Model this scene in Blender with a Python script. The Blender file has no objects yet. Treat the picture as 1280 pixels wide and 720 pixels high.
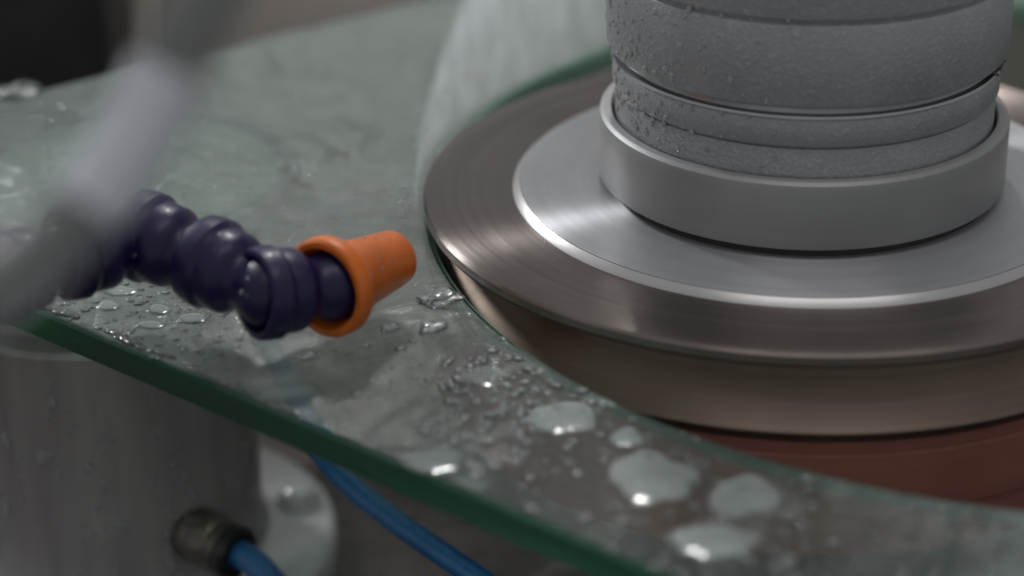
import bpy, bmesh, math, random
import numpy as np
from mathutils import Vector, Matrix, noise

random.seed(7)
S = 0.001                       # everything below is measured in millimetres
scene = bpy.context.scene
COL = scene.collection

# ------------------------------------------------------------------ camera
CAM = np.array([-76.673, -587.834, 247.930])
PITCH, ROLL, FPX = math.radians(25.2894), math.radians(-0.60377), 3000.0
_fwd = np.array([0, math.cos(PITCH), -math.sin(PITCH)])
_r0 = np.array([1.0, 0, 0]); _u0 = np.cross(_r0, _fwd)
_rt = math.cos(ROLL) * _r0 + math.sin(ROLL) * _u0
_up = -math.sin(ROLL) * _r0 + math.cos(ROLL) * _u0
cd = bpy.data.cameras.new('camera'); cam = bpy.data.objects.new('camera', cd); COL.objects.link(cam)
cd.sensor_width = 36; cd.lens = FPX / 1280 * 36
cd.clip_start = 0.01; cd.clip_end = 50
M = Matrix.Identity(4)
for i in range(3):
    M[i][0] = _rt[i]; M[i][1] = _up[i]; M[i][2] = -_fwd[i]; M[i][3] = CAM[i] * S
cam.matrix_world = M
cd.dof.use_dof = True; cd.dof.focus_distance = 0.598; cd.dof.aperture_fstop = 5.6
scene.camera = cam

# ------------------------------------------------------------------ world, lamps, exposure
w = bpy.data.worlds.new('World'); scene.world = w; w.use_nodes = True
bg = w.node_tree.nodes['Background']
bg.inputs[0].default_value = (0.94, 0.97, 1.0, 1); bg.inputs[1].default_value = 0.33

def area(name, loc, target, sx, sy, power, col):
    l = bpy.data.lights.new(name, 'AREA'); l.shape = 'RECTANGLE'
    l.size = sx * S; l.size_y = sy * S; l.energy = power; l.color = col
    o = bpy.data.objects.new(name, l); COL.objects.link(o)
    o.location = Vector(loc) * S
    o.rotation_euler = (Vector(target) - Vector(loc)).to_track_quat('-Z', 'Y').to_euler()
    return o
area('ceiling_lamp', (60, -330, 1150), (0, -20, 0), 900, 420, 2.6, (1.0, 0.98, 0.97))
area('side_lamp', (-760, 690, 520), (-60, -20, 0), 110, 160, 6.0, (0.95, 0.98, 1.0))
area('rear_glint_lamp', (-60, 760, 980), (-60, -60, 0), 70, 55, 5.2, (1.0, 0.99, 0.97))  # added lamp behind, placed to put glints on the drops and wet film

scene.render.engine = 'CYCLES'
scene.cycles.use_denoising = True
scene.cycles.max_bounces = 16; scene.cycles.transmission_bounces = 16
scene.cycles.transparent_max_bounces = 16; scene.cycles.glossy_bounces = 8
scene.cycles.volume_bounces = 2
scene.cycles.sample_clamp_indirect = 4
scene.cycles.caustics_refractive = True; scene.cycles.caustics_reflective = False
scene.view_settings.view_transform = 'Standard'; scene.view_settings.look = 'None'
scene.view_settings.exposure = 0.0; scene.view_settings.gamma = 1.0

# ------------------------------------------------------------------ helpers
def on_plane(px, py, z):
    d = _fwd + (px - 640) / FPX * _rt - (py - 360) / FPX * _up
    t = (z - CAM[2]) / d[2]
    return CAM + t * d

def link(name, me, mat=None, parent=None):
    o = bpy.data.objects.new(name, me); COL.objects.link(o)
    if mat is not None:
        for m in (mat if isinstance(mat, (list, tuple)) else [mat]):
            me.materials.append(m)
    if parent is not None: o.parent = parent
    return o

def tag(o, label=None, cat=None, group=None, kind=None):
    if label: o['label'] = label
    if cat: o['category'] = cat
    if group: o['group'] = group
    if kind: o['kind'] = kind
    return o

def empty(name, loc=(0, 0, 0)):
    o = bpy.data.objects.new(name, None); COL.objects.link(o)
    o.empty_display_size = 0.01
    o.location = Vector(loc) * S
    return o

def mesh(verts, faces, smooth=True, angle=None, up=False):
    me = bpy.data.meshes.new('m')
    me.from_pydata([(v[0] * S, v[1] * S, v[2] * S) for v in verts], [], faces)
    bm = bmesh.new(); bm.from_mesh(me)
    bmesh.ops.remove_doubles(bm, verts=bm.verts, dist=1e-7)
    bmesh.ops.recalc_face_normals(bm, faces=bm.faces)
    if up and sum(q.normal.z * q.calc_area() for q in bm.faces) < 0:
        bmesh.ops.reverse_faces(bm, faces=bm.faces)
    bm.to_mesh(me); bm.free()
    if smooth:
        me.shade_smooth()
        if angle: me.set_sharp_from_angle(angle=math.radians(angle))
    return me

def lathe(profile, seg=160, angle=28, closed=True):
    """profile: (r, z) points; closed -> caps to the axis are part of the profile"""
    v, f = [], []
    n = len(profile)
    for r, z in profile:
        for k in range(seg):
            a = 2 * math.pi * k / seg
            v.append((r * math.cos(a), r * math.sin(a), z))
    rng = n if closed else n - 1
    for i in range(rng):
        j = (i + 1) % n
        for k in range(seg):
            l = (k + 1) % seg
            f.append((i * seg + k, i * seg + l, j * seg + l, j * seg + k))
    return mesh(v, f, True, angle)

def rounded(profile, rad=0.4, n=3):
    """round the corners of an open (r, z) profile"""
    out = [profile[0]]
    for a, b, c in zip(profile, profile[1:], profile[2:]):
        a_, b_, c_ = map(lambda p: Vector((p[0], p[1])), (a, b, c))
        la, lc = (a_ - b_).length, (c_ - b_).length
        q = min(rad, la * .45, lc * .45)
        p0 = b_ + (a_ - b_).normalized() * q; p1 = b_ + (c_ - b_).normalized() * q
        for k in range(n + 1):
            t = k / n
            p = p0 * (1 - t) ** 2 + b_ * 2 * t * (1 - t) + p1 * t * t
            out.append((p.x, p.y))
    out.append(profile[-1])
    return out

def smooth_path(pts, per=10):
    P = [Vector(p) for p in pts]
    P = [P[0] * 2 - P[1]] + P + [P[-1] * 2 - P[-2]]
    out = []
    for i in range(1, len(P) - 2):
        for k in range(per):
            t = k / per
            a, b, c, d = P[i - 1], P[i], P[i + 1], P[i + 2]
            out.append(.5 * ((2 * b) + (c - a) * t + (2 * a - 5 * b + 4 * c - d) * t * t + (3 * b - a - 3 * c + d) * t ** 3))
    out.append(P[-2])
    return out

def tube(pts, r, seg=28, inner=None, per=10):
    path = smooth_path(pts, per)
    v, f = [], []
    nrm = None
    rings = [r] if inner is None else [r, inner]
    n = len(path)
    for i, p in enumerate(path):
        t = (path[min(i + 1, n - 1)] - path[max(i - 1, 0)]).normalized()
        if nrm is None: nrm = t.orthogonal().normalized()
        nrm = (nrm - t * nrm.dot(t)).normalized(); b = t.cross(nrm)
        for rr in rings:
            for k in range(seg):
                a = 2 * math.pi * k / seg
                v.append(p + (nrm * math.cos(a) + b * math.sin(a)) * rr)
    R = len(rings) * seg
    for i in range(n - 1):
        for q in range(len(rings)):
            for k in range(seg):
                l = (k + 1) % seg
                f.append((i * R + q * seg + k, i * R + q * seg + l, (i + 1) * R + q * seg + l, (i + 1) * R + q * seg + k))
    for i in (0, n - 1):
        if inner is None:
            f.append(tuple(i * R + k for k in range(seg)))
        else:
            for k in range(seg):
                l = (k + 1) % seg
                f.append((i * R + k, i * R + l, i * R + seg + l, i * R + seg + k))
    return mesh(v, f, True, 50)

def box(x0, x1, y0, y1, z0, z1, bev=2.0):
    bm = bmesh.new()
    bmesh.ops.create_cube(bm, size=1)
    for v in bm.verts:
        v.co = Vector(((x0 + x1) / 2 + v.co.x * (x1 - x0), (y0 + y1) / 2 + v.co.y * (y1 - y0), (z0 + z1) / 2 + v.co.z * (z1 - z0))) * S
    if bev: bmesh.ops.bevel(bm, geom=bm.edges[:], offset=bev * S, segments=3, affect='EDGES', profile=.5)
    me = bpy.data.meshes.new('m'); bm.to_mesh(me); bm.free()
    me.shade_smooth(); me.set_sharp_from_angle(angle=math.radians(40))
    return me

# ------------------------------------------------------------------ materials
class NT:
    def __init__(self, name):
        self.m = bpy.data.materials.new(name); self.m.use_nodes = True
        self.t = self.m.node_tree; self.t.nodes.clear()
        self.out = self.t.nodes.new('ShaderNodeOutputMaterial')
    def n(self, kind, **kw):
        nd = self.t.nodes.new('ShaderNode' + kind)
        for k, v in kw.items():
            if k.startswith('_'): setattr(nd, k[1:], v)
            else:
                key = k.replace('__', ' ')
                s = nd.inputs[int(key[1:])] if key[0] == 'i' and key[1:].isdigit() else nd.inputs[key]
                if hasattr(v, 'is_output'): self.t.links.new(v, s)
                else: s.default_value = v
        return nd
    def l(self, a, b): self.t.links.new(a, b)
    def coords(self, scale=(1, 1, 1), loc=(0, 0, 0), rot=(0, 0, 0), kind='Object'):
        tc = self.n('TexCoord')
        return self.n('Mapping', Vector=tc.outputs[kind], Scale=scale, Location=loc, Rotation=rot).outputs[0]
    def noise(self, vec, scale, detail=4, rough=.55, dist=0.0, dim='3D'):
        return self.n('TexNoise', _noise_dimensions=dim, Vector=vec, Scale=scale, Detail=detail, Roughness=rough, Distortion=dist).outputs[0]
    def ramp(self, fac, stops):
        r = self.n('ValToRGB', Fac=fac); e = r.color_ramp.elements
        while len(e) < len(stops): e.new(.5)
        for el, (p, c) in zip(e, stops):
            el.position = p; el.color = c if len(c) == 4 else (*c, 1)
        return r.outputs[0]
    def math(self, op, a, b=0.0, c=0.0, clamp=False):
        return self.n('Math', _operation=op, _use_clamp=clamp, i0=a, i1=b, i2=c).outputs[0]
    def mixc(self, f, a, b):
        nd = self.n('Mix', _data_type='RGBA')
        for s, v in ((nd.inputs[0], f), (nd.inputs[6], a), (nd.inputs[7], b)):
            if hasattr(v, 'is_output'): self.l(v, s)
            else: s.default_value = v if not isinstance(v, tuple) or len(v) == 4 else (*v, 1)
        return nd.outputs[2]
    def bump(self, h, strength=.3, dist=.001, normal=None):
        nd = self.n('Bump', Height=h, Strength=strength, Distance=dist)
        if normal is not None: self.l(normal, nd.inputs['Normal'])
        return nd.outputs[0]
    def surf(self, s): self.l(s, self.out.inputs[0]); return self.m

def m_turned(name, c0, c1, rough=.28, aniso=.8, lines=900, metal=1.0, bump=.12, micro=0.0):
    """turned metal: fine concentric lathe lines and a radial highlight"""
    g = NT(name)
    tc = g.n('TexCoord')
    sep = g.n('SeparateXYZ', Vector=tc.outputs['Object'])
    rad = g.math('SQRT', g.math('ADD', g.math('MULTIPLY', sep.outputs[0], sep.outputs[0]), g.math('MULTIPLY', sep.outputs[1], sep.outputs[1])))
    co = g.n('CombineXYZ', X=rad, Z=sep.outputs[2]).outputs[0]
    fine = g.noise(co, lines, 4, .7)
    wide = g.noise(co, lines * .16, 3, .6)
    dirt = g.noise(tc.outputs['Object'], 35, 5, .6)
    f = g.math('ADD', g.math('MULTIPLY', fine, .5), g.math('MULTIPLY', wide, .5))
    col = g.mixc(g.math('MULTIPLY_ADD', f, 3.0, -1.0, True), c0, c1)
    col = g.mixc(g.math('MULTIPLY_ADD', dirt, 1.6, -.7, True), col, tuple(x * .82 for x in c0))
    rg = g.math('MULTIPLY_ADD', f, .16, rough - .08)
    nrm = g.bump(fine, bump, .00004)
    if micro: nrm = g.bump(g.noise(co, 3600, 2, .5), 1.0, .0001 * micro, nrm)
    tan = g.n('Tangent', _direction_type='RADIAL', _axis='Z')
    p = g.n('BsdfPrincipled', **{'Base__Color': col, 'Metallic': metal, 'Roughness': rg, 'Anisotropic': aniso, 'Anisotropic__Rotation': .25, 'Tangent': tan.outputs[0], 'Normal': nrm})
    return g.surf(p.outputs[0])

def m_simple(name, c0, c1, rough=.4, metal=0.0, scale=60, bump=.2, bdist=.0004, coat=0.0, r_var=.15, stretch=(1, 1, 1), **kw):
    g = NT(name)
    v = g.coords(stretch)
    a = g.noise(v, scale, 6, .6); b = g.noise(v, scale * 4.3, 5, .6)
    f = g.math('MULTIPLY_ADD', a, 2.2, -.6, True)
    col = g.mixc(f, c0, c1)
    rg = g.math('MULTIPLY_ADD', b, r_var * 2, rough - r_var, True)
    p = g.n('BsdfPrincipled', **{'Base__Color': col, 'Metallic': metal, 'Roughness': rg, 'Coat__Weight': coat, 'Coat__Roughness': .06,
                                'Normal': g.bump(b, bump, bdist), **kw})
    return g.surf(p.outputs[0])

M_hub = m_turned('hub_turned_steel', (.40, .40, .415), (.50, .50, .51), .36, .98, 700, .60, .12, .45)
M_cham = m_turned('chamfer_steel', (.50, .485, .475), (.62, .605, .59), .36, .6, 900, .8)
M_ring = m_turned('worn_bronze_ring', (.19, .155, .142), (.29, .245, .225), .25, 1.0, 1000, 1.0, .12, .9)
M_groove = m_turned('grinding_groove', (.215, .163, .127), (.315, .245, .195), .5, .8, 800)
M_under = m_turned('dark_bevel', (.10, .08, .06), (.19, .15, .11), .4, .6, 800)
M_red = m_turned('red_brown_ring', (.27, .095, .070), (.37, .14, .108), .5, .5, 500, .35)
M_collar = m_turned('collar_steel', (.30, .297, .297), (.345, .342, .342), .5, .3, 1200, .45)
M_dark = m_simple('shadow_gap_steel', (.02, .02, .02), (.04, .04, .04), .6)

def m_cast():
    g = NT('cast_grey_paint')
    v = g.coords()
    a = g.noise(v, 950, 3, .5); b = g.noise(v, 2400, 3, .5); c = g.noise(v, 45, 5, .6)
    col = g.mixc(g.math('MULTIPLY_ADD', c, 2.4, -.7, True), (.285, .292, .304), (.35, .357, .367))
    col = g.mixc(g.math('MULTIPLY_ADD', a, 3, -1.6, True), col, (.46, .465, .47))
    h = g.math('ADD', a, g.math('MULTIPLY', b, .35))
    p = g.n('BsdfPrincipled', **{'Base__Color': col, 'Metallic': .35, 'Roughness': g.math('MULTIPLY_ADD', c, .25, .32), 'Normal': g.bump(h, .5, .00045)})
    return g.surf(p.outputs[0])
M_cast = m_cast()
M_bright = m_turned('bare_groove_edge', (.40, .40, .41), (.55, .55, .55), .3, .4, 900)
M_grit = m_simple('crusted_groove', (.05, .045, .04), (.28, .26, .24), .6, .2, 700, .9, .001)

def m_glass(name, rough, bumps=0.0, matt=0.0, mcol=(.44, .72, .58, 1)):
    g = NT(name)
    kw = {}
    if bumps:
        v = g.coords()
        kw['Normal'] = g.bump(g.noise(v, 160, 5, .6), bumps, .0006)
    s = g.n('BsdfGlass', Color=(.95, .985, .965, 1), Roughness=rough, IOR=1.5, **kw)
    vol = g.n('VolumeAbsorption', Color=(.16, .79, .54, 1), Density=24.0)
    g.l(vol.outputs[0], g.out.inputs[1])
    if matt:
        d = g.n('BsdfDiffuse', Color=mcol)
        t = g.n('BsdfTranslucent', Color=mcol)
        a = g.n('MixShader', Fac=.4); g.l(d.outputs[0], a.inputs[1]); g.l(t.outputs[0], a.inputs[2])
        mx = g.n('MixShader', Fac=matt); g.l(s.outputs[0], mx.inputs[1]); g.l(a.outputs[0], mx.inputs[2])
        return g.surf(mx.outputs[0])
    return g.surf(s.outputs[0])
M_glass = m_glass('float_glass', 0.0)
M_edge = m_glass('polished_edge_glass', .08, .5, .28, (.12, .38, .24, 1))
M_ground = m_glass('ground_edge_glass', .38, .4, .8)

def m_film():
    """milky grinding water on the glass: flowing away from the wheel behind, thin and torn in front"""
    g = NT('slurry_film')
    tc = g.n('TexCoord'); P = tc.outputs['Object']
    sep = g.n('SeparateXYZ', Vector=P)
    # polar coordinates round the point where the wheel meets the glass: streaks run outwards
    wx = g.math('MULTIPLY_ADD', g.noise(P, 30, 3, .5), .05, -.025)
    dx = g.math('ADD', g.math('ADD', sep.outputs[0], .060), wx); dy = g.math('ADD', g.math('ADD', sep.outputs[1], .045), wx)
    rad = g.math('SQRT', g.math('ADD', g.math('MULTIPLY', dx, dx), g.math('MULTIPLY', dy, dy)))
    ang = g.math('ARCTAN2', dx, g.math('MULTIPLY', dy, -1.0))
    pol = g.n('CombineXYZ', X=g.math('MULTIPLY', ang, .17), Y=g.math('MULTIPLY', rad, .22)).outputs[0]
    big = g.noise(P, 20, 5, .6, .5)
    st = g.noise(pol, 95, 7, .66, .5)
    mid = g.noise(P, 85, 5, .6, .8)
    fine = g.noise(P, 330, 5, .6, .5)
    ax = g.math('ADD', g.math('MULTIPLY', sep.outputs[0], -.62), g.math('MULTIPLY', sep.outputs[1], .78))
    ax = g.math('ADD', ax, g.math('MULTIPLY_ADD', mid, .05, -.025))
    base = g.n('MapRange', Value=ax, _clamp=True, **{'From__Min': -.050, 'From__Max': .030, 'To__Min': .08, 'To__Max': .29}).outputs[0]
    right = g.n('MapRange', Value=g.math('ADD', sep.outputs[0], g.math('MULTIPLY_ADD', big, .1, -.05)), _clamp=True, **{'From__Min': -.03, 'From__Max': .035, 'To__Min': 0.0, 'To__Max': .36}).outputs[0]
    base = g.math('MAXIMUM', base, right)
    mk = g.math('ADD', g.math('MULTIPLY', st, .9), g.math('MULTIPLY', big, .9))
    mask = g.math('MULTIPLY', base, g.math('MULTIPLY_ADD', mk, 1.7, -.45, True), clamp=True)
    torn = g.math('MULTIPLY', g.math('MULTIPLY_ADD', g.noise(P, 55, 5, .55, .5), 9, -4.9, True), .24)
    fac = g.math('MAXIMUM', mask, torn)
    stain = g.math('MULTIPLY_ADD', g.noise(P, 75, 4, .5, .6), 12, -7.9, True)
    col = g.mixc(g.math('MULTIPLY_ADD', st, 2.0, -.5, True), (.36, .42, .39), (.55, .60, .575))
    col = g.mixc(g.math('MULTIPLY', stain, .55), col, (.16, .06, .045))
    h = g.math('ADD', g.math('MULTIPLY', st, .7), g.math('ADD', g.math('MULTIPLY', mid, .55), g.math('MULTIPLY', fine, .14)))
    calm = g.n('MapRange', Value=ax, _clamp=True, **{'From__Min': -.06, 'From__Max': .02, 'To__Min': .25, 'To__Max': 1.0}).outputs[0]
    nb = g.bump(g.math('MULTIPLY', h, calm), .5, .0032)
    dif = g.n('BsdfDiffuse', Color=col, Normal=nb)
    tr = g.n('BsdfTransparent', Color=(.96, .98, .97, 1))
    mix = g.n('MixShader', Fac=fac); g.l(tr.outputs[0], mix.inputs[1]); g.l(dif.outputs[0], mix.inputs[2])
    gl = g.n('BsdfGlossy', Color=(1, 1, 1, 1), Roughness=.07, Normal=nb)
    fr = g.n('Fresnel', IOR=1.36, Normal=nb)
    mix2 = g.n('MixShader', Fac=fr.outputs[0]); g.l(mix.outputs[0], mix2.inputs[1]); g.l(gl.outputs[0], mix2.inputs[2])
    return g.surf(mix2.outputs[0])
M_film = m_film()

def m_puddle(name, dens):
    g = NT(name)
    P = g.coords()
    n = g.noise(P, 90, 4, .5)
    col = g.mixc(n, (.36, .41, .395), (.50, .55, .53))
    dif = g.n('BsdfDiffuse', Color=col)
    tr = g.n('BsdfTransparent', Color=(.95, .98, .96, 1))
    sz = g.n('SeparateXYZ', Vector=P).outputs[2]
    thick = g.n('MapRange', Value=sz, _interpolation_type='SMOOTHSTEP', **{'From__Min': .0001, 'From__Max': .0005, 'To__Min': .05, 'To__Max': 1.0}).outputs[0]
    fac = g.math('MULTIPLY', g.math('MULTIPLY_ADD', n, .3, dens - .15, True), thick)
    mx = g.n('MixShader', Fac=fac); g.l(tr.outputs[0], mx.inputs[1]); g.l(dif.outputs[0], mx.inputs[2])
    gl = g.n('BsdfGlossy', Roughness=.15)
    fr = g.n('Fresnel', IOR=1.33)
    m2 = g.n('MixShader', Fac=fr.outputs[0]); g.l(mx.outputs[0], m2.inputs[1]); g.l(gl.outputs[0], m2.inputs[2])
    return g.surf(m2.outputs[0])
M_pud = m_puddle('milky_puddle', .50)
M_pud2 = m_puddle('thin_puddle', .34)

def m_drop():
    g = NT('water_drop')
    tr = g.n('BsdfTransparent', Color=(.93, .95, .94, 1))
    df = g.n('BsdfDiffuse', Color=(.5, .55, .53, 1))
    rf = g.n('BsdfRefraction', Color=(.93, .95, .94, 1), Roughness=.0, IOR=1.14)
    m0 = g.n('MixShader', Fac=.55); g.l(tr.outputs[0], m0.inputs[1]); g.l(rf.outputs[0], m0.inputs[2])
    mx = g.n('MixShader', Fac=.16); g.l(m0.outputs[0], mx.inputs[1]); g.l(df.outputs[0], mx.inputs[2])
    gl = g.n('BsdfGlossy', Roughness=.13)
    fr = g.n('Fresnel', IOR=1.45)
    m2 = g.n('MixShader', Fac=fr.outputs[0]); g.l(mx.outputs[0], m2.inputs[1]); g.l(gl.outputs[0], m2.inputs[2])
    return g.surf(m2.outputs[0])
M_drop = m_drop()
def m_bead():
    g = NT('water_bead_on_paint')
    p = g.n('BsdfPrincipled', **{'Base__Color': (.46, .46, .46, 1), 'Roughness': .08, 'Alpha': .48, 'IOR': 1.45})
    return g.surf(p.outputs[0])
M_bead = m_bead()

M_purple = m_simple('purple_plastic', (.0065, .0036, .034), (.0115, .0065, .054), .38, 0, 120, .25, .0003, .06, **{'Specular__IOR__Level': .4})
M_orange = m_simple('orange_plastic', (.48, .098, .008), (.72, .170, .014), .40, 0, 90, .35, .0004, .1,
                    **{'Subsurface__Weight': .25, 'Subsurface__Radius': (.004, .0015, .0005), 'Subsurface__Scale': 1.0})
M_blue = m_simple('blue_polyurethane', (.014, .115, .30), (.022, .165, .38), .30, 0, 120, .15, .0003, .1)
M_black = m_simple('black_machine_paint', (.012, .012, .013), (.028, .027, .027), .45, 0, 60, .3)
M_nickel = m_simple('tarnished_nickel', (.10, .095, .08), (.26, .24, .20), .40, .9, 300, .4, .0004)
M_collet = m_simple('black_plastic', (.010, .010, .011), (.02, .02, .02), .35, 0, 200, .2)
M_white = m_simple('white_enamel', (.62, .61, .63), (.70, .69, .70), .14, 0, 50, .06, .0004, .5, .06)
M_hose = m_simple('clear_hose', (.17, .175, .17), (.23, .235, .23), .4, 0, 30, .1, .0004, .1, **{'Alpha': .50})
M_pale_hose = m_simple('pale_hose', (.62, .63, .68), (.70, .71, .76), .35, 0, 30, .1, .0004, .2, **{'Alpha': .70})
M_wall = m_simple('beige_enclosure', (.72, .645, .59), (.78, .70, .645), .5, 0, 22, .25, .0006)
M_bed = m_simple('wet_machine_bed', (.040, .034, .032), (.105, .085, .076), .30, .1, 28, .5, .0015)
M_rubber = m_simple('dark_rubber', (.010, .010, .009), (.02, .02, .018), .6, 0, 120, .3)

def m_alu():
    g = NT('dull_aluminium')
    P = g.coords()
    vs = g.n('Mapping', Vector=P, Scale=(1, 1, .12)).outputs[0]
    st = g.noise(vs, 70, 6, .6); sp = g.noise(P, 520, 5, .6); bl = g.noise(P, 40, 5, .6)
    col = g.mixc(g.math('MULTIPLY_ADD', st, 2.6, -.8, True), (.21, .195, .188), (.36, .34, .33))
    col = g.mixc(g.math('MULTIPLY_ADD', bl, 3, -1.7, True), col, (.45, .43, .42))
    p = g.n('BsdfPrincipled', **{'Base__Color': col, 'Metallic': .2, 'Roughness': g.math('MULTIPLY_ADD', sp, .3, .25), 'Normal': g.bump(sp, .35, .0005)})
    return g.surf(p.outputs[0])
M_alu = m_alu()
M_pad = m_simple('pale_grey_pad', (.30, .315, .30), (.40, .415, .40), .5, 0, 60, .3)

# ------------------------------------------------------------------ setting: bed and back wall
bed = link('machine_bed', box(-900, 700, -500, 330, -150, -135, 0), M_bed); tag(bed, kind='structure')
wall = empty('back_wall', (0, 300, -135)); tag(wall, kind='structure')
xs = [-900, -520, -208, 130, 480, 800]
for a, b in zip(xs, xs[1:]):
    p = link('panel', box(a + .8, b - .8, 0, 12, 0.5, 195, 1.2), M_wall, wall)
seam = link('backing', box(-900, 800, 12.2, 20, .4, 193, 0), M_dark, wall)

# ------------------------------------------------------------------ glass sheet with a round cut-out
ZT, ZB = -8.0, -16.0
HC, HR = (62.0, 6.0), 160.0
def hole_r(a):
    x, y = math.cos(a), math.sin(a)
    return HR + 6 * max(0, -y) ** 6 * 1.0 + 9 * max(0, y) ** 2
outer_raw = [(-300, 36), (-204.5, -47), (-48, -180), (120, -330), (420, -330), (420, 420), (236, 420), (-107.8, 180.5), (-182, 127.6)]
def round_poly(pts, rad, n=8):
    out = []
    N = len(pts)
    for i in range(N):
        a, b, c = Vector(pts[i - 1]), Vector(pts[i]), Vector(pts[(i + 1) % N])
        q = min(rad, (a - b).length * .4, (c - b).length * .4)
        p0 = b + (a - b).normalized() * q; p1 = b + (c - b).normalized() * q
        for k in range(n + 1):
            t = k / n
            p = p0 * (1 - t) ** 2 + b * 2 * t * (1 - t) + p1 * t * t
            out.append((p.x, p.y))
    return out
OUT = round_poly(outer_raw, 40)
HOLE = [(HC[0] + hole_r(a) * math.cos(a), HC[1] + hole_r(a) * math.sin(a)) for a in [2 * math.pi * k / 240 for k in range(240)]]

def offset(loop, d):
    """move every point d to the left of the direction of travel"""
    N = len(loop); out = []
    for i in range(N):
        t = Vector(loop[(i + 1) % N]) - Vector(loop[i - 1])
        t.normalize(); nrm = Vector((-t.y, t.x))
        out.append((loop[i][0] + nrm.x * d, loop[i][1] + nrm.y * d))
    return out

def in_poly(x, y, poly):
    c = False; n = len(poly); j = n - 1
    for i in range(n):
        xi, yi = poly[i]; xj, yj = poly[j]
        if (yi > y) != (yj > y) and x < (xj - xi) * (y - yi) / (yj - yi) + xi: c = not c
        j = i
    return c
def on_glass(x, y, m=0.0):
    a = math.atan2(y - HC[1], x - HC[0])
    return math.hypot(x - HC[0], y - HC[1]) > hole_r(a) + m and in_poly(x, y, OUT)

def sheet(out, hole):
    bm = bmesh.new()
    es = []
    for loop in (out, hole):
        vs = [bm.verts.new((x, y, 0)) for x, y in loop]
        es += [bm.edges.new((vs[i], vs[(i + 1) % len(vs)])) for i in range(len(vs))]
    bmesh.ops.triangle_fill(bm, use_beauty=True, use_dissolve=False, edges=es)
    bm.verts.index_update()
    v = [tuple(x.co) for x in bm.verts]; f = [tuple(q.index for q in fc.verts) for fc in bm.faces]
    bm.free()
    return v, f

def glass_mesh():
    ch = 0.7
    o1 = offset(OUT, ch); h1 = offset(HOLE, -1.3)      # OUT runs counter-clockwise: left is inwards; the hole's material lies to its right
    v, f = sheet(o1, h1)
    n0 = len(v)
    V = [(x, y, ZT) for x, y, _ in v] + [(x, y, ZB) for x, y, _ in v]
    F = list(f) + [tuple(reversed([i + n0 for i in q])) for q in f]
    mats = [0] * len(F)
    def band(levels, mat):
        nonlocal V, F, mats
        N = len(levels[0][0]); st = len(V)
        for loop, z in levels: V += [(x, y, z) for x, y in loop]
        for i in range(len(levels) - 1):
            for k in range(N):
                l = (k + 1) % N
                F.append((st + i * N + k, st + i * N + l, st + (i + 1) * N + l, st + (i + 1) * N + k)); mats.append(mat)
    band([(o1, ZT), (OUT, ZT - ch), (OUT, ZB + ch), (o1, ZB)], 1)
    h05 = offset(HOLE, -.35)
    band([(h1, ZT), (h05, ZT - .8), (HOLE, ZT - 2.2), (HOLE, ZB + 2.2), (h05, ZB + .8), (h1, ZB)], 2)
    me = bpy.data.meshes.new('m')
    me.from_pydata([(a * S, b * S, c * S) for a, b, c in V], [], F)
    me.polygons.foreach_set('material_index', mats)
    bm = bmesh.new(); bm.from_mesh(me)
    bmesh.ops.remove_doubles(bm, verts=bm.verts, dist=2e-6)
    bmesh.ops.recalc_face_normals(bm, faces=bm.faces)
    bm.to_mesh(me); bm.free()
    return me
gl = link('glass_sheet', glass_mesh(), [M_glass, M_edge, M_ground])
tag(gl, 'thick wet green-edged glass sheet with a round cut-out around the grinding wheel', 'glass')

fo = offset(OUT, 1.4); fh = offset(HOLE, -2.0)
v, f = sheet(fo, fh)
film = link('water_film', mesh([(x, y, ZT + .06) for x, y, _ in v], f, False, up=True), M_film)
tag(film, 'milky film of grinding water spread over the glass sheet', 'water', kind='stuff')

# ------------------------------------------------------------------ grinding wheel
wheel = empty('grinding_wheel', (0, 0, 0))
tag(wheel, 'spinning grooved grinding wheel with pale steel hub and bronze-brown rim', 'grinding wheel')
SEG = 220
hub_prof = rounded([(20, 1.9), (74.1, 1.9)], .2) + [(74.1, -3), (20, -3)]
link('hub_plate', lathe([(5, 1.9), (49, 1.9), (60, 1.9), (73.9, 1.9), (74.1, 1.86), (74.1, -3), (5, -3)], SEG), M_hub, wheel)
link('hub_chamfer', lathe([(74.15, 1.62), (74.4, 1.75), (74.8, 1.5), (76.1, .15), (76.25, -.1), (76.25, -3), (74.15, -3)], SEG), M_cham, wheel)
link('top_ring', lathe([(76.3, -.12), (83, -.1), (88.2, -.1), (88.7, -.18), (89.2, -.22), (90.0, -.15), (93, -.15), (98.6, -.22), (99.5, -.5), (100, -1.2),
                        (100, -3.2), (99.6, -4.0), (98.5, -4.6), (76.3, -4.6)], SEG, 20), M_ring, wheel)
link('grinding_groove', lathe([(98.4, -4.65), (92.6, -4.9), (91.0, -6.0), (91.0, -8.2), (92.4, -10.2), (94.2, -12.6), (95.8, -14.8), (97.3, -17.0), (98.5, -18.8), (99.4, -20.0), (100, -20.6),
                               (100.1, -21), (80, -21), (80, -4.65)], SEG, 40), M_groove, wheel)
link('lower_bevel', lathe([(100.0, -21.05), (99.8, -21.8), (98.9, -23.2), (98.0, -24.2), (80, -24.2), (80, -21.05)], SEG, 40), M_under, wheel)
link('lower_ring', lathe([(97.6, -24.25), (97.5, -27.8), (98.1, -28.2), (98.2, -36), (98.0, -43), (97.2, -43.6), (97.2, -60), (80, -60), (80, -24.25)], SEG, 25), M_red, wheel)
link('neck', lathe([(50.6, 1.92), (50.4, 4.4), (40, 4.4), (40, 1.92)], SEG), M_dark, wheel)  # near-black colour carries the shade of the gap under the collar
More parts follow.
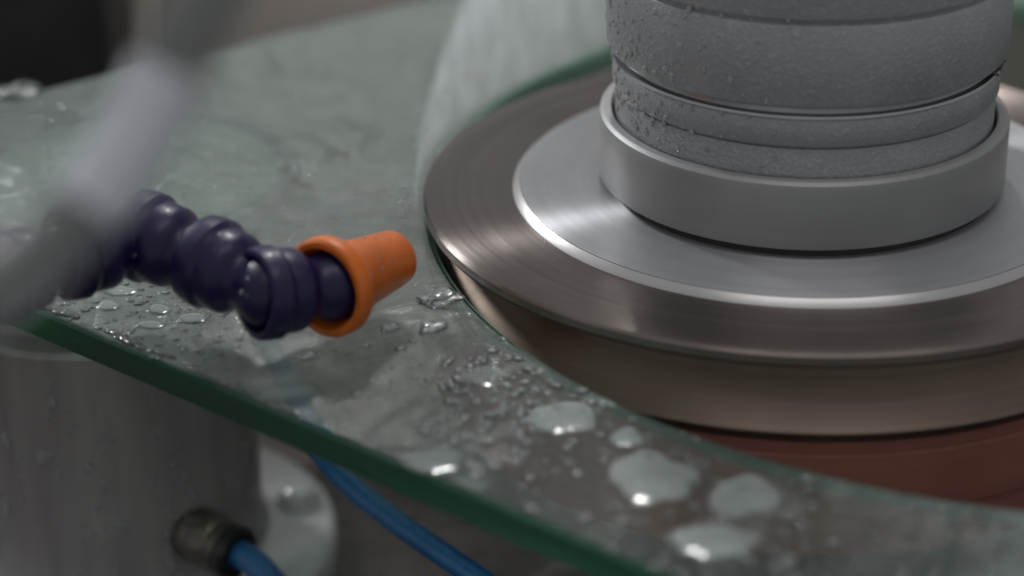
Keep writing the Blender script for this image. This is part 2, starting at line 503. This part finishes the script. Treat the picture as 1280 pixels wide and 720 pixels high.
link('collar', lathe([(52.4, 4.2), (53.1, 4.6), (53.3, 5.2), (53.3, 20.6), (53.1, 21.4), (52.4, 22.1), (51.9, 22.3), (50.4, 22.35), (50.0, 22.0), (49.9, 12), (45, 12), (45, 4.2)], SEG, 30), M_collar, wheel)

# ------------------------------------------------------------------ spindle above the wheel
spin = empty('spindle', (0, 0, 12))
tag(spin, 'rough grey cast spindle housing with water drops standing in the wheel collar', 'spindle')
def sp(name, prof, mat):
    o = link(name, lathe([(r, z - 12) for r, z in prof], SEG, 30), mat, spin); return o
sp('lower_sleeve', [(49.2, 13), (49.2, 28.9), (49.0, 29.4), (48.6, 29.7), (49.6, 30.2), (49.9, 30.8), (49.9, 36.6), (49.6, 37.2), (30, 37.2), (30, 13)], M_cast)
sp('groove_band', [(49.9, 37.25), (50.2, 37.7), (50.0, 38.3), (48.6, 38.6), (48.6, 40.4), (30, 40.4), (30, 37.25)], M_bright)
sp('middle_sleeve', [(50.3, 40.45), (51.2, 41.0), (51.6, 42.0), (51.9, 60.8), (51.6, 61.6), (51.0, 62.0), (51.1, 62.6), (51.9, 63.2), (52.1, 64.2), (52.4, 130), (30, 130), (30, 40.45)], M_cast)
# crusted dirt sitting in the groove on the right
cv, cf = [], []
for i in range(260):
    a = math.radians(random.triangular(-8, 42, 4) - 22)
    r = 50.0 + random.uniform(-.8, .5); z = random.uniform(37.6, 41.2) - 12
    s = random.uniform(.25, .75); b0 = len(cv)
    c = Vector((r * math.cos(a), r * math.sin(a), z))
    for d in ((1, 0, 0), (-1, 0, 0), (0, 1, 0), (0, -1, 0), (0, 0, 1), (0, 0, -1)):
        cv.append(c + Vector(d) * s * random.uniform(.6, 1.3))
    for q in ((0, 2, 4), (2, 1, 4), (1, 3, 4), (3, 0, 4), (2, 0, 5), (1, 2, 5), (3, 1, 5), (0, 3, 5)): cf.append(tuple(b0 + k for k in q))
tag(link('groove_crust', mesh(cv, cf, False), M_grit, spin), kind='stuff')

# ------------------------------------------------------------------ droplets
def dome(V, F, c, n, sx, sy, h, t=None, rings=3, seg=8):
    """a low dome at c on a surface with normal n"""
    n = Vector(n).normalized()
    t = (Vector(t) - n * Vector(t).dot(n)).normalized() if t is not None else n.orthogonal().normalized()
    b = n.cross(t); c = Vector(c); b0 = len(V)
    ph = random.random() * 6
    wob = [1 + .14 * math.sin(2 * 2 * math.pi * k / seg + ph) + random.uniform(-.06, .06) for k in range(seg)]
    for i in range(rings):
        e = math.pi / 2 * i / rings
        for k in range(seg):
            a = 2 * math.pi * k / seg
            V.append(c + (t * math.cos(a) * sx + b * math.sin(a) * sy) * math.cos(e) * wob[k] + n * (h * math.sin(e)))
    V.append(c + n * h); top = len(V) - 1
    for i in range(rings - 1):
        for k in range(seg):
            l = (k + 1) % seg
            F.append((b0 + i * seg + k, b0 + i * seg + l, b0 + (i + 1) * seg + l, b0 + (i + 1) * seg + k))
    for k in range(seg): F.append((b0 + (rings - 1) * seg + k, b0 + (rings - 1) * seg + (k + 1) % seg, top))
    F.append(tuple(b0 + k for k in reversed(range(seg))))

# drops on the left side of the spindle
V, F = [], []
for i in range(520):
    a = math.radians(random.triangular(170, 262, 188))
    z = random.uniform(24, 75)
    r = 49.3 if z < 30 else 50.0 if z < 37 else 51.7 + (z - 42) * .007
    if 37 < z < 41.5: continue
    s = random.choice([.2, .25, .3, .35, .4, .5, .6, .8, .95]) * random.uniform(.6, 1.05)
    dome(V, F, (r * math.cos(a), r * math.sin(a), z - 12), (math.cos(a), math.sin(a), 0), s, s * random.uniform(1, 1.35), s * .55, (math.sin(a), -math.cos(a), 0))
tag(link('drops', mesh(V, F), M_bead, spin), kind='stuff')

# drops on the glass
V, F = [], []
def glass_drop(x, y, sx, sy=None, h=None, t=None):
    if not on_glass(x, y, 2): return
    dome(V, F, (x, y, ZT + .1), (0, 0, 1), sx, sy or sx, h or sx * .5, t or (1, random.uniform(-.6, .6), 0), 3, 10)
def px_drops(n, x0, x1, y0, y1, smin, smax, gauss=False):
    for _ in range(n):
        if gauss: px, py = random.gauss((x0 + x1) / 2, (x1 - x0) / 4), random.gauss((y0 + y1) / 2, (y1 - y0) / 4)
        else: px, py = random.uniform(x0, x1), random.uniform(y0, y1)
        p = on_plane(px, py, ZT)
        s = smin + (smax - smin) * random.random() ** 2.5
        glass_drop(p[0], p[1], s, s * random.uniform(.8, 1.2), s * random.uniform(.28, .55))
px_drops(560, 490, 740, 420, 600, .3, 1.5, True)
px_drops(340, 640, 1000, 480, 720, .4, 1.7)
px_drops(220, 900, 1290, 600, 725, .45, 1.8)
px_drops(460, 40, 330, 345, 450, .22, 1.0)
px_drops(160, 280, 560, 400, 600, .2, .7)
px_drops(150, 0, 520, 60, 300, .2, .6)
for i in range(70):                                   # a broken bead of water along the front edge
    t = random.random() ** 1.5 * .9
    e0, e1 = Vector((-200, -50)), Vector((-64, -166))
    d = (e1 - e0).normalized(); nrm = Vector((-d.y, d.x))
    p = e0.lerp(e1, t) + nrm * random.uniform(1.6, 3.2)
    s = random.uniform(.6, 1.7) * (1.25 - t)
    glass_drop(p.x, p.y, s * random.uniform(1.0, 2.2), s * .8, s * random.uniform(.3, .5), (d.x, d.y, 0))
drops = link('water_drops', mesh(V, F), M_drop)
tag(drops, 'clear water drops scattered over the glass sheet', 'water', kind='stuff')

# ------------------------------------------------------------------ puddles
def puddle(cx, cy, rx, ry, h, mat, label, seed, rot=0.0, rag=.22):
    p0 = on_plane(cx, cy, ZT); px = on_plane(cx + rx, cy, ZT); py = on_plane(cx, cy - ry, ZT)
    ax, ay = px - p0, py - p0
    N, R = 56, 7
    ca, sa = math.cos(rot), math.sin(rot)
    V, F = [], []
    root = empty('tmp'); bpy.data.objects.remove(root)
    for i in range(R):
        q = 1 - i / R
        z = ZT + .09 + h * (1 - q ** 3) ** .9
        for k in range(N):
            a = 2 * math.pi * k / N
            m = 1 + rag * 2 * noise.noise(Vector((math.cos(a) * 1.1 + seed * 3.7, math.sin(a) * 1.1, seed))) + rag * .45 * noise.noise(Vector((math.cos(a) * 3 + seed, math.sin(a) * 3, seed * 2.1)))
            u, w_ = math.cos(a) * m * q, math.sin(a) * m * q
            u, w_ = u * ca - w_ * sa, u * sa + w_ * ca
            V.append((ax[0] * u + ay[0] * w_, ax[1] * u + ay[1] * w_, z - ZT))
    V.append((0, 0, .09 + h))
    for i in range(R - 1):
        for k in range(N):
            l = (k + 1) % N
            F.append((i * N + k, i * N + l, (i + 1) * N + l, (i + 1) * N + k))
    for k in range(N): F.append(((R - 1) * N + k, (R - 1) * N + (k + 1) % N, R * N))
    o = link('puddle', mesh(V, F, up=True), mat); o.location = Vector((p0[0], p0[1], ZT)) * S
    tag(o, label, 'puddle', 'milky puddles on the glass sheet')
for k, a in enumerate([
    (703, 526, 46, 22, .7, M_pud, 'pale pointed puddle just below the rim, farthest back of the large puddles', .1, .18),
    (785, 549, 24, 14, .5, M_pud, 'small triangular puddle between the pointed puddle and the largest one'),
    (812, 600, 58, 33, .8, M_pud, 'largest ragged milky puddle in the middle of the front glass strip'),
    (938, 621, 50, 26, .7, M_pud, 'broad milky puddle right of the largest one, under the wheel'),
    (895, 679, 60, 23, .7, M_pud, 'lowest smooth oval puddle near the bottom of the picture'),
    (537, 577, 46, 18, .5, M_pud2, 'thin grey puddle touching the front edge of the glass'),
    (605, 470, 44, 13, .4, M_pud2, 'faint thin puddle among fine drops beside the cut-out'),
    (350, 486, 56, 17, .4, M_pud2, 'faint wide puddle by the front edge below the purple hose'),
    (150, 364, 22, 7, .5, M_pud, 'small puddle in the shadow right under the purple hose'),
    (136, 382, 15, 6.5, .5, M_pud, 'small round puddle leftmost of the group by the glass edge'),
    (199, 387, 16, 7, .5, M_pud, 'small round puddle in the middle of the group by the glass edge'),
    (188, 406, 18, 6, .5, M_pud, 'small flat puddle nearest the front edge of the glass'),
    (241, 398, 20, 7.5, .5, M_pud, 'small slanted puddle rightmost of the group by the glass edge'),
]):
    puddle(*a[:7], seed=k * 1.37 + .4, rot=(a[7] if len(a) > 7 else 0), rag=(a[8] if len(a) > 8 else .2 if k < 8 else .12))

# a thin trickle at the right of the front strip
tp = [on_plane(x, y, ZT) for x, y in ((1194, 636), (1190, 652), (1195, 668), (1188, 690), (1184, 722))]
tr_ = link('water_trickle', tube([(p[0], p[1], ZT + .35) for p in tp], .62, 12), M_pud)
tag(tr_, 'thin white trickle of water running across the glass strip at right', 'water')

# lumps of water standing where the wheel meets the glass
def splash(px, py, size, seed, label):
    p = on_plane(px, py, ZT)
    bm = bmesh.new(); bmesh.ops.create_icosphere(bm, subdivisions=4, radius=1)
    for v in bm.verts:
        c = v.co.copy()
        k = 1 + .6 * noise.noise(c * 1.4 + Vector((seed, 0, 0))) + .3 * noise.noise(c * 3.5 + Vector((0, seed, 0)))
        v.co = Vector((c.x * k * size * 1.5, c.y * k * size, max(c.z, -.12) * k * size * .5)) * S
    me = bpy.data.meshes.new('m'); bm.to_mesh(me); bm.free(); me.shade_smooth()
    o = link('water_splash', me, M_drop); o.location = Vector((p[0], p[1], ZT + .12 * size * 1.6 * .5 + .1)) * S; o.rotation_euler.z = .6
    tag(o, label, 'water', 'water splashes beside the cut-out')
splash(550, 376, 3.4, 1.3, 'bright lump of splashing water between the nozzle and the wheel')
splash(540, 411, 2.2, 4.1, 'smaller bright water splash below the orange nozzle tip')
splash(382, 446, 1.3, 7.7, 'tiny bright water splash between the purple hose and front edge')
splash(22, 117, 4.5, 5.3, 'water lump added for the glare on the far glass edge beside the black column')  # added lump, stands in for the lamp's glare on the far edge
splash(487, 410, 1.6, 9.2, 'tiny clear water lump on the rusty stain below the nozzle')

# ------------------------------------------------------------------ purple segmented coolant hose
AX = Vector((.575, .81, -.08)).normalized()
joints = [Vector(p) for p in [(-222, -113, 18), (-207, -101, 17), (-192.5, -88.5, 16.5), (-178, -76.5, 16.8), (-162.5, -66, 15.4), (-146.5, -75.0, 12.6), (-132.4, -85.2, 10.0)]]
flange = Vector((-120.4, -79.0, 8.0))
hose = empty('coolant_hose', tuple(joints[0]))
tag(hose, 'jointed purple coolant hose with an orange cone nozzle aimed at the wheel', 'hose')
seg_prof = [(9.2, .6), (9.5, 0), (10.6, 0), (11.3, .5), (11.5, 1.4), (11.7, 2.6), (11.7, 4.6), (11.0, 5.3), (10.5, 6.0), (10.6, 6.8), (10.5, 9.6), (9.9, 10.8), (8.6, 11.8), (7.6, 12.7), (7.3, 13.6), (7.6, 14.8), (8.3, 16.2),
            (9.0, 18.0), (9.1, 19.6), (8.8, 21.4), (7.8, 23.0), (6.2, 24.2), (4.2, 24.2), (4.2, 12), (8.6, 9), (9.2, 5)]
seg_me = lathe(seg_prof, 56, 40)
def orient(o, p, d, parent_loc):
    o.location = (Vector(p) - parent_loc) * S
    o.rotation_euler = Vector(d).to_track_quat('Z', 'Y').to_euler()
seg_me.materials.append(M_purple)
pts = joints + [flange + AX * 3.0]
for i, j in enumerate(joints):
    d = pts[i + 1] - j
    o = link('hose_segment', seg_me, None, hose)
    k = d.length / 15.2
    d.normalize()
    orient(o, j - d * 4.4 * k, d, joints[0]); o.scale = (.95, .95, k)
noz = link('nozzle', lathe([(9.6, .5), (10.0, 0), (11.3, 0), (12.0, .6), (12.1, 2.0), (12.1, 3.8), (11.6, 4.8), (10.2, 6.0), (9.3, 7.0), (8.9, 8.2), (7.0, 26.6), (6.8, 27.4), (6.2, 27.8), (5.2, 27.4), (4.8, 26), (7.0, 9), (8.2, 5)], 72, 40), M_orange, hose)
orient(noz, flange - AX * 1.0, AX, joints[0])
# drops on the hose and nozzle
V, F = [], []
for k in range(60):
    z = random.uniform(8, 24); r = 9.0 - (z - 8) * .117; a = random.uniform(0, 2 * math.pi)
    t1 = AX.orthogonal().normalized(); t2 = AX.cross(t1)
    n_ = t1 * math.cos(a) + t2 * math.sin(a)
    s_ = random.uniform(.15, .5)
    dome(V, F, flange + AX * (z - 1) + n_ * r - joints[0], n_, s_, s_, s_ * .5)
for i, j in enumerate(joints[2:]):
    for k in range(4):
        a = Vector((random.uniform(-1, .6), random.uniform(-1, .1), random.uniform(-.2, 1))).normalized()
        s = random.uniform(.25, .6)
        dome(V, F, j + a * 10.9 - joints[0], a, s, s, s * .5)
tag(link('drops', mesh(V, F), M_drop, hose), kind='stuff')

# ------------------------------------------------------------------ suction pod below the glass
PC = Vector((-196, 32, -135))
pod = empty('suction_pod', tuple(PC)); tag(pod, 'tall wet aluminium suction pod on a round base carrying the glass', 'suction pod')
def zz(prof): return [(r, z + 135) for r, z in prof]
link('pod_body', lathe(zz([(42.6, -43), (44, -44.4), (44, -119), (44.6, -121), (46, -122.6), (10, -122.6), (10, -43)]), 140, 30), M_alu, pod)
link('base_plate', lathe(zz([(30, -123), (47, -123), (62, -123.4), (64.6, -124.2), (66, -126), (66, -134.9), (30, -134.9)]), 160, 50), M_white, pod)
link('cup_neck', lathe(zz([(36, -22), (36, -42.9), (20, -42.9), (20, -22)]), 120, 30), M_alu, pod)
lip = link('cup_lip', lathe(zz([(45.0, -16.05), (47.2, -16.3), (47.8, -18), (47, -21), (36, -21.9), (30, -21.9), (30, -19.5), (43.4, -18.4)]), 140, 40), M_rubber, pod)
pad = link('cup_plate', lathe(zz([(2, -16.9), (18.4, -16.9), (19.2, -17.8), (21.2, -17.8), (22, -16.9), (42, -17.0), (43, -18.3), (2, -18.3)]), 120, 30), M_pad, pod)
for o in (lip, pad): o.location = Vector((12, 8, 0)) * S
V, F = [], []
for i in range(420):
    a = math.radians(random.uniform(195, 350)); z = random.uniform(-120, -46)
    if noise.noise(Vector((a * 6, z * .03, 2.0))) < -.05: continue
    s = random.choice([.35, .4, .5, .6, .7, .9, 1.2, 1.6, 1.9]) * random.uniform(.7, 1.1)
    dome(V, F, (44 * math.cos(a), 44 * math.sin(a), z + 135), (math.cos(a), math.sin(a), 0), s * .85, s * random.uniform(1, 1.7), s * .42, (math.sin(a), -math.cos(a), 0))
tag(link('drops', mesh(V, F), M_bead, pod), kind='stuff')
for a in (15.5, 195):
    b = link('button_screw', lathe([(.3, 5.6), (2.5, 5.3), (4.8, 4.3), (6.3, 2.6), (6.8, .8), (6.8, 0), (.3, 0)], 48, 50), M_white, pod)
    b.location = Vector((55.5 * math.cos(math.radians(a)), 55.5 * math.sin(math.radians(a)), 11.75)) * S

# air fitting screwed into the pod, and its tube
FD = Vector((.78, -.62, -.06)).normalized()
fp = Vector((-166.5, -2.0, -105.0))
fit = empty('air_fitting', tuple(fp)); tag(fit, 'tarnished push-in air fitting with black collet on the suction pod', 'fitting')
nut = link('nut', lathe([(7.4, -5), (7.9, -3), (7.9, 1.2), (7.5, 1.6), (7.5, 2.2), (7.9, 2.6), (7.9, 7.5), (7.2, 8.6), (6, 8.6), (4.2, 8.6), (4.2, -5)], 48, 30), M_nickel, fit)
slv = link('sleeve', lathe([(7.4, 8.7), (7.7, 9.3), (7.7, 11.2), (7.2, 11.8), (4.2, 11.8), (4.2, 8.7)], 60, 30), M_nickel, fit)
cl = link('collet', lathe([(7.4, 11.9), (8.0, 12.4), (8.0, 15.2), (7.0, 16.2), (4.15, 16.2), (4.15, 11.9)], 60, 35), M_collet, fit)
for o in (nut, slv, cl): orient(o, fp, FD, fp)
tb = link('air_tube', tube([fp + FD * 10, fp + FD * 22, fp + FD * 34 + Vector((2, -4, -6)), fp + FD * 52 + Vector((4, -8, -14)), fp + FD * 80 + Vector((14, -14, -16))], 4.0), M_blue)
tag(tb, 'short blue air tube leaving the black collet of the fitting', 'tube')

# blue tube running below the glass
P = lambda px, py, dep: CAM + dep * (_fwd + (px - 640) / FPX * _rt - (py - 360) / FPX * _up)
tb2 = link('air_tube', tube([P(330, 440, 690), P(388, 545, 670), P(436, 604, 655), P(510, 662, 640), P(600, 724, 625), P(700, 795, 610)], 3.3), M_blue)
tag(tb2, 'blue air tube slanting down beneath the front edge of the glass', 'tube')

# ------------------------------------------------------------------ dark column behind the glass, white hose in front
colm = empty('machine_column', (-300, 215, -135)); tag(colm, 'black machine column behind the far glass edge at upper left', 'column')
link('casing', box(-150, 84, -15, 55, 0, 172, 9), M_black, colm)
link('foot', box(-160, 60, -24, -15.2, 0, 96, 4), M_black, colm)
link('bolt', lathe([(.5, 3), (5, 3), (6, 2), (6, 0), (.5, 0)], 24), M_nickel, colm)
bo = colm.children[-1]; bo.rotation_euler = (math.pi / 2, 0, 0); bo.location = Vector((32, -24.2, 88)) * S

HP = [P(300, -90, 338), P(262, -10, 340), P(222, 70, 342), P(174, 165, 342), P(116, 246, 340), P(50, 318, 337), P(-30, 372, 334), P(-130, 420, 330)]
wh = empty('water_hose', tuple(HP[0])); h0 = Vector(HP[0])
tag(wh, 'blurred clear hose with a paler middle stretch hanging close to the camera', 'hose')
link('tube', tube([Vector(p) - h0 for p in HP], 5.3, 36, 3.8), M_hose, wh)
SP = smooth_path(HP, 10)
link('sleeve', tube([q - h0 for q in SP[22:43:4]], 5.7, 36, 5.4), M_pale_hose, wh)  # paler, slightly wider tube over the middle stretch of the hose

# ------------------------------------------------------------------ water thrown off the wheel
def spray_mesh():
    V, F = [], []
    N, R, K = 30, 36, 2
    top, bot = [], []
    for i in range(N):
        t = i / (N - 1)
        y = -22 + t * 270
        x0 = -103.0 + .00058 * max(y, 0) ** 2
        width = 9 + 95 * t
        for k in range(R):
            u = k / (R - 1)
            x = x0 + u * width
            r = math.hypot(x, y)
            th = (min(1, u * 9) ** 1.3) * (.32 + .68 * math.exp(-u * 9)) * (1 - u) ** .7 * 1.5
            th *= (5.0 + 8 * t) * min(1, t * 9 + .12) * (1 - t ** 8)
            th = max(th, .02)
            z = -1.5 + 13 * t
            if r < 101.5: x = x / r * 101.5; y_ = y / r * 101.5
            else: y_ = y
            V.append((x, y_, z + th)); V.append((x, y_, z - th * .45))
    for i in range(N - 1):
        for k in range(R - 1):
            for q in (0, 1):
                a = (i * R + k) * 2 + q; b = (i * R + k + 1) * 2 + q; c = ((i + 1) * R + k + 1) * 2 + q; d = ((i + 1) * R + k) * 2 + q
                F.append((a, b, c, d) if q == 0 else (d, c, b, a))
    def side(pairs):
        for (a, b) in zip(pairs, pairs[1:]): F.append((a * 2, a * 2 + 1, b * 2 + 1, b * 2))
    side([i * R for i in range(N)]); side([i * R + R - 1 for i in range(N)])
    side(list(range(R))); side([(N - 1) * R + k for k in range(R)])
    return mesh(V, F)
g = NT('water_spray')
vs = g.coords((1, .10, 1))
nz = g.noise(vs, 210, 5, .65)
dn = g.math('MULTIPLY', g.math('MULTIPLY_ADD', nz, 3.2, -.95, True), 46)
vol = g.n('VolumePrincipled', Color=(.93, .95, .98, 1), Density=dn, Anisotropy=.2)
g.l(vol.outputs[0], g.out.inputs[1])
g.m.cycles.volume_step_rate = 1.0
sprayo = link('water_spray', spray_mesh(), g.m)
tag(sprayo, 'white veil of water thrown back off the left rim of the wheel', 'water', kind='stuff')
V, F = [], []
for i in range(420):
    t = random.random() ** 1.8
    y = -20 + 170 * t
    x = -103 + 14 * t + random.gauss(-2 - 7 * t, 1.5 + 6 * t)
    z = random.uniform(-6, 4 + 14 * t)
    if math.hypot(x, y) < 101: continue
    s = random.uniform(.12, .5)
    c = Vector((x, y, z)); b0 = len(V)
    for dd in ((1, 0, 0), (-1, 0, 0), (0, 1.6, 0), (0, -1.6, 0), (0, 0, 1), (0, 0, -1)): V.append(c + Vector(dd) * s)
    for q in ((0, 2, 4), (2, 1, 4), (1, 3, 4), (3, 0, 4), (2, 0, 5), (1, 2, 5), (3, 1, 5), (0, 3, 5)): F.append(tuple(b0 + k for k in q))
sd = link('spray_drops', mesh(V, F), M_drop)
tag(sd, 'flying water drops beside the white spray at the wheel', 'water', kind='stuff')
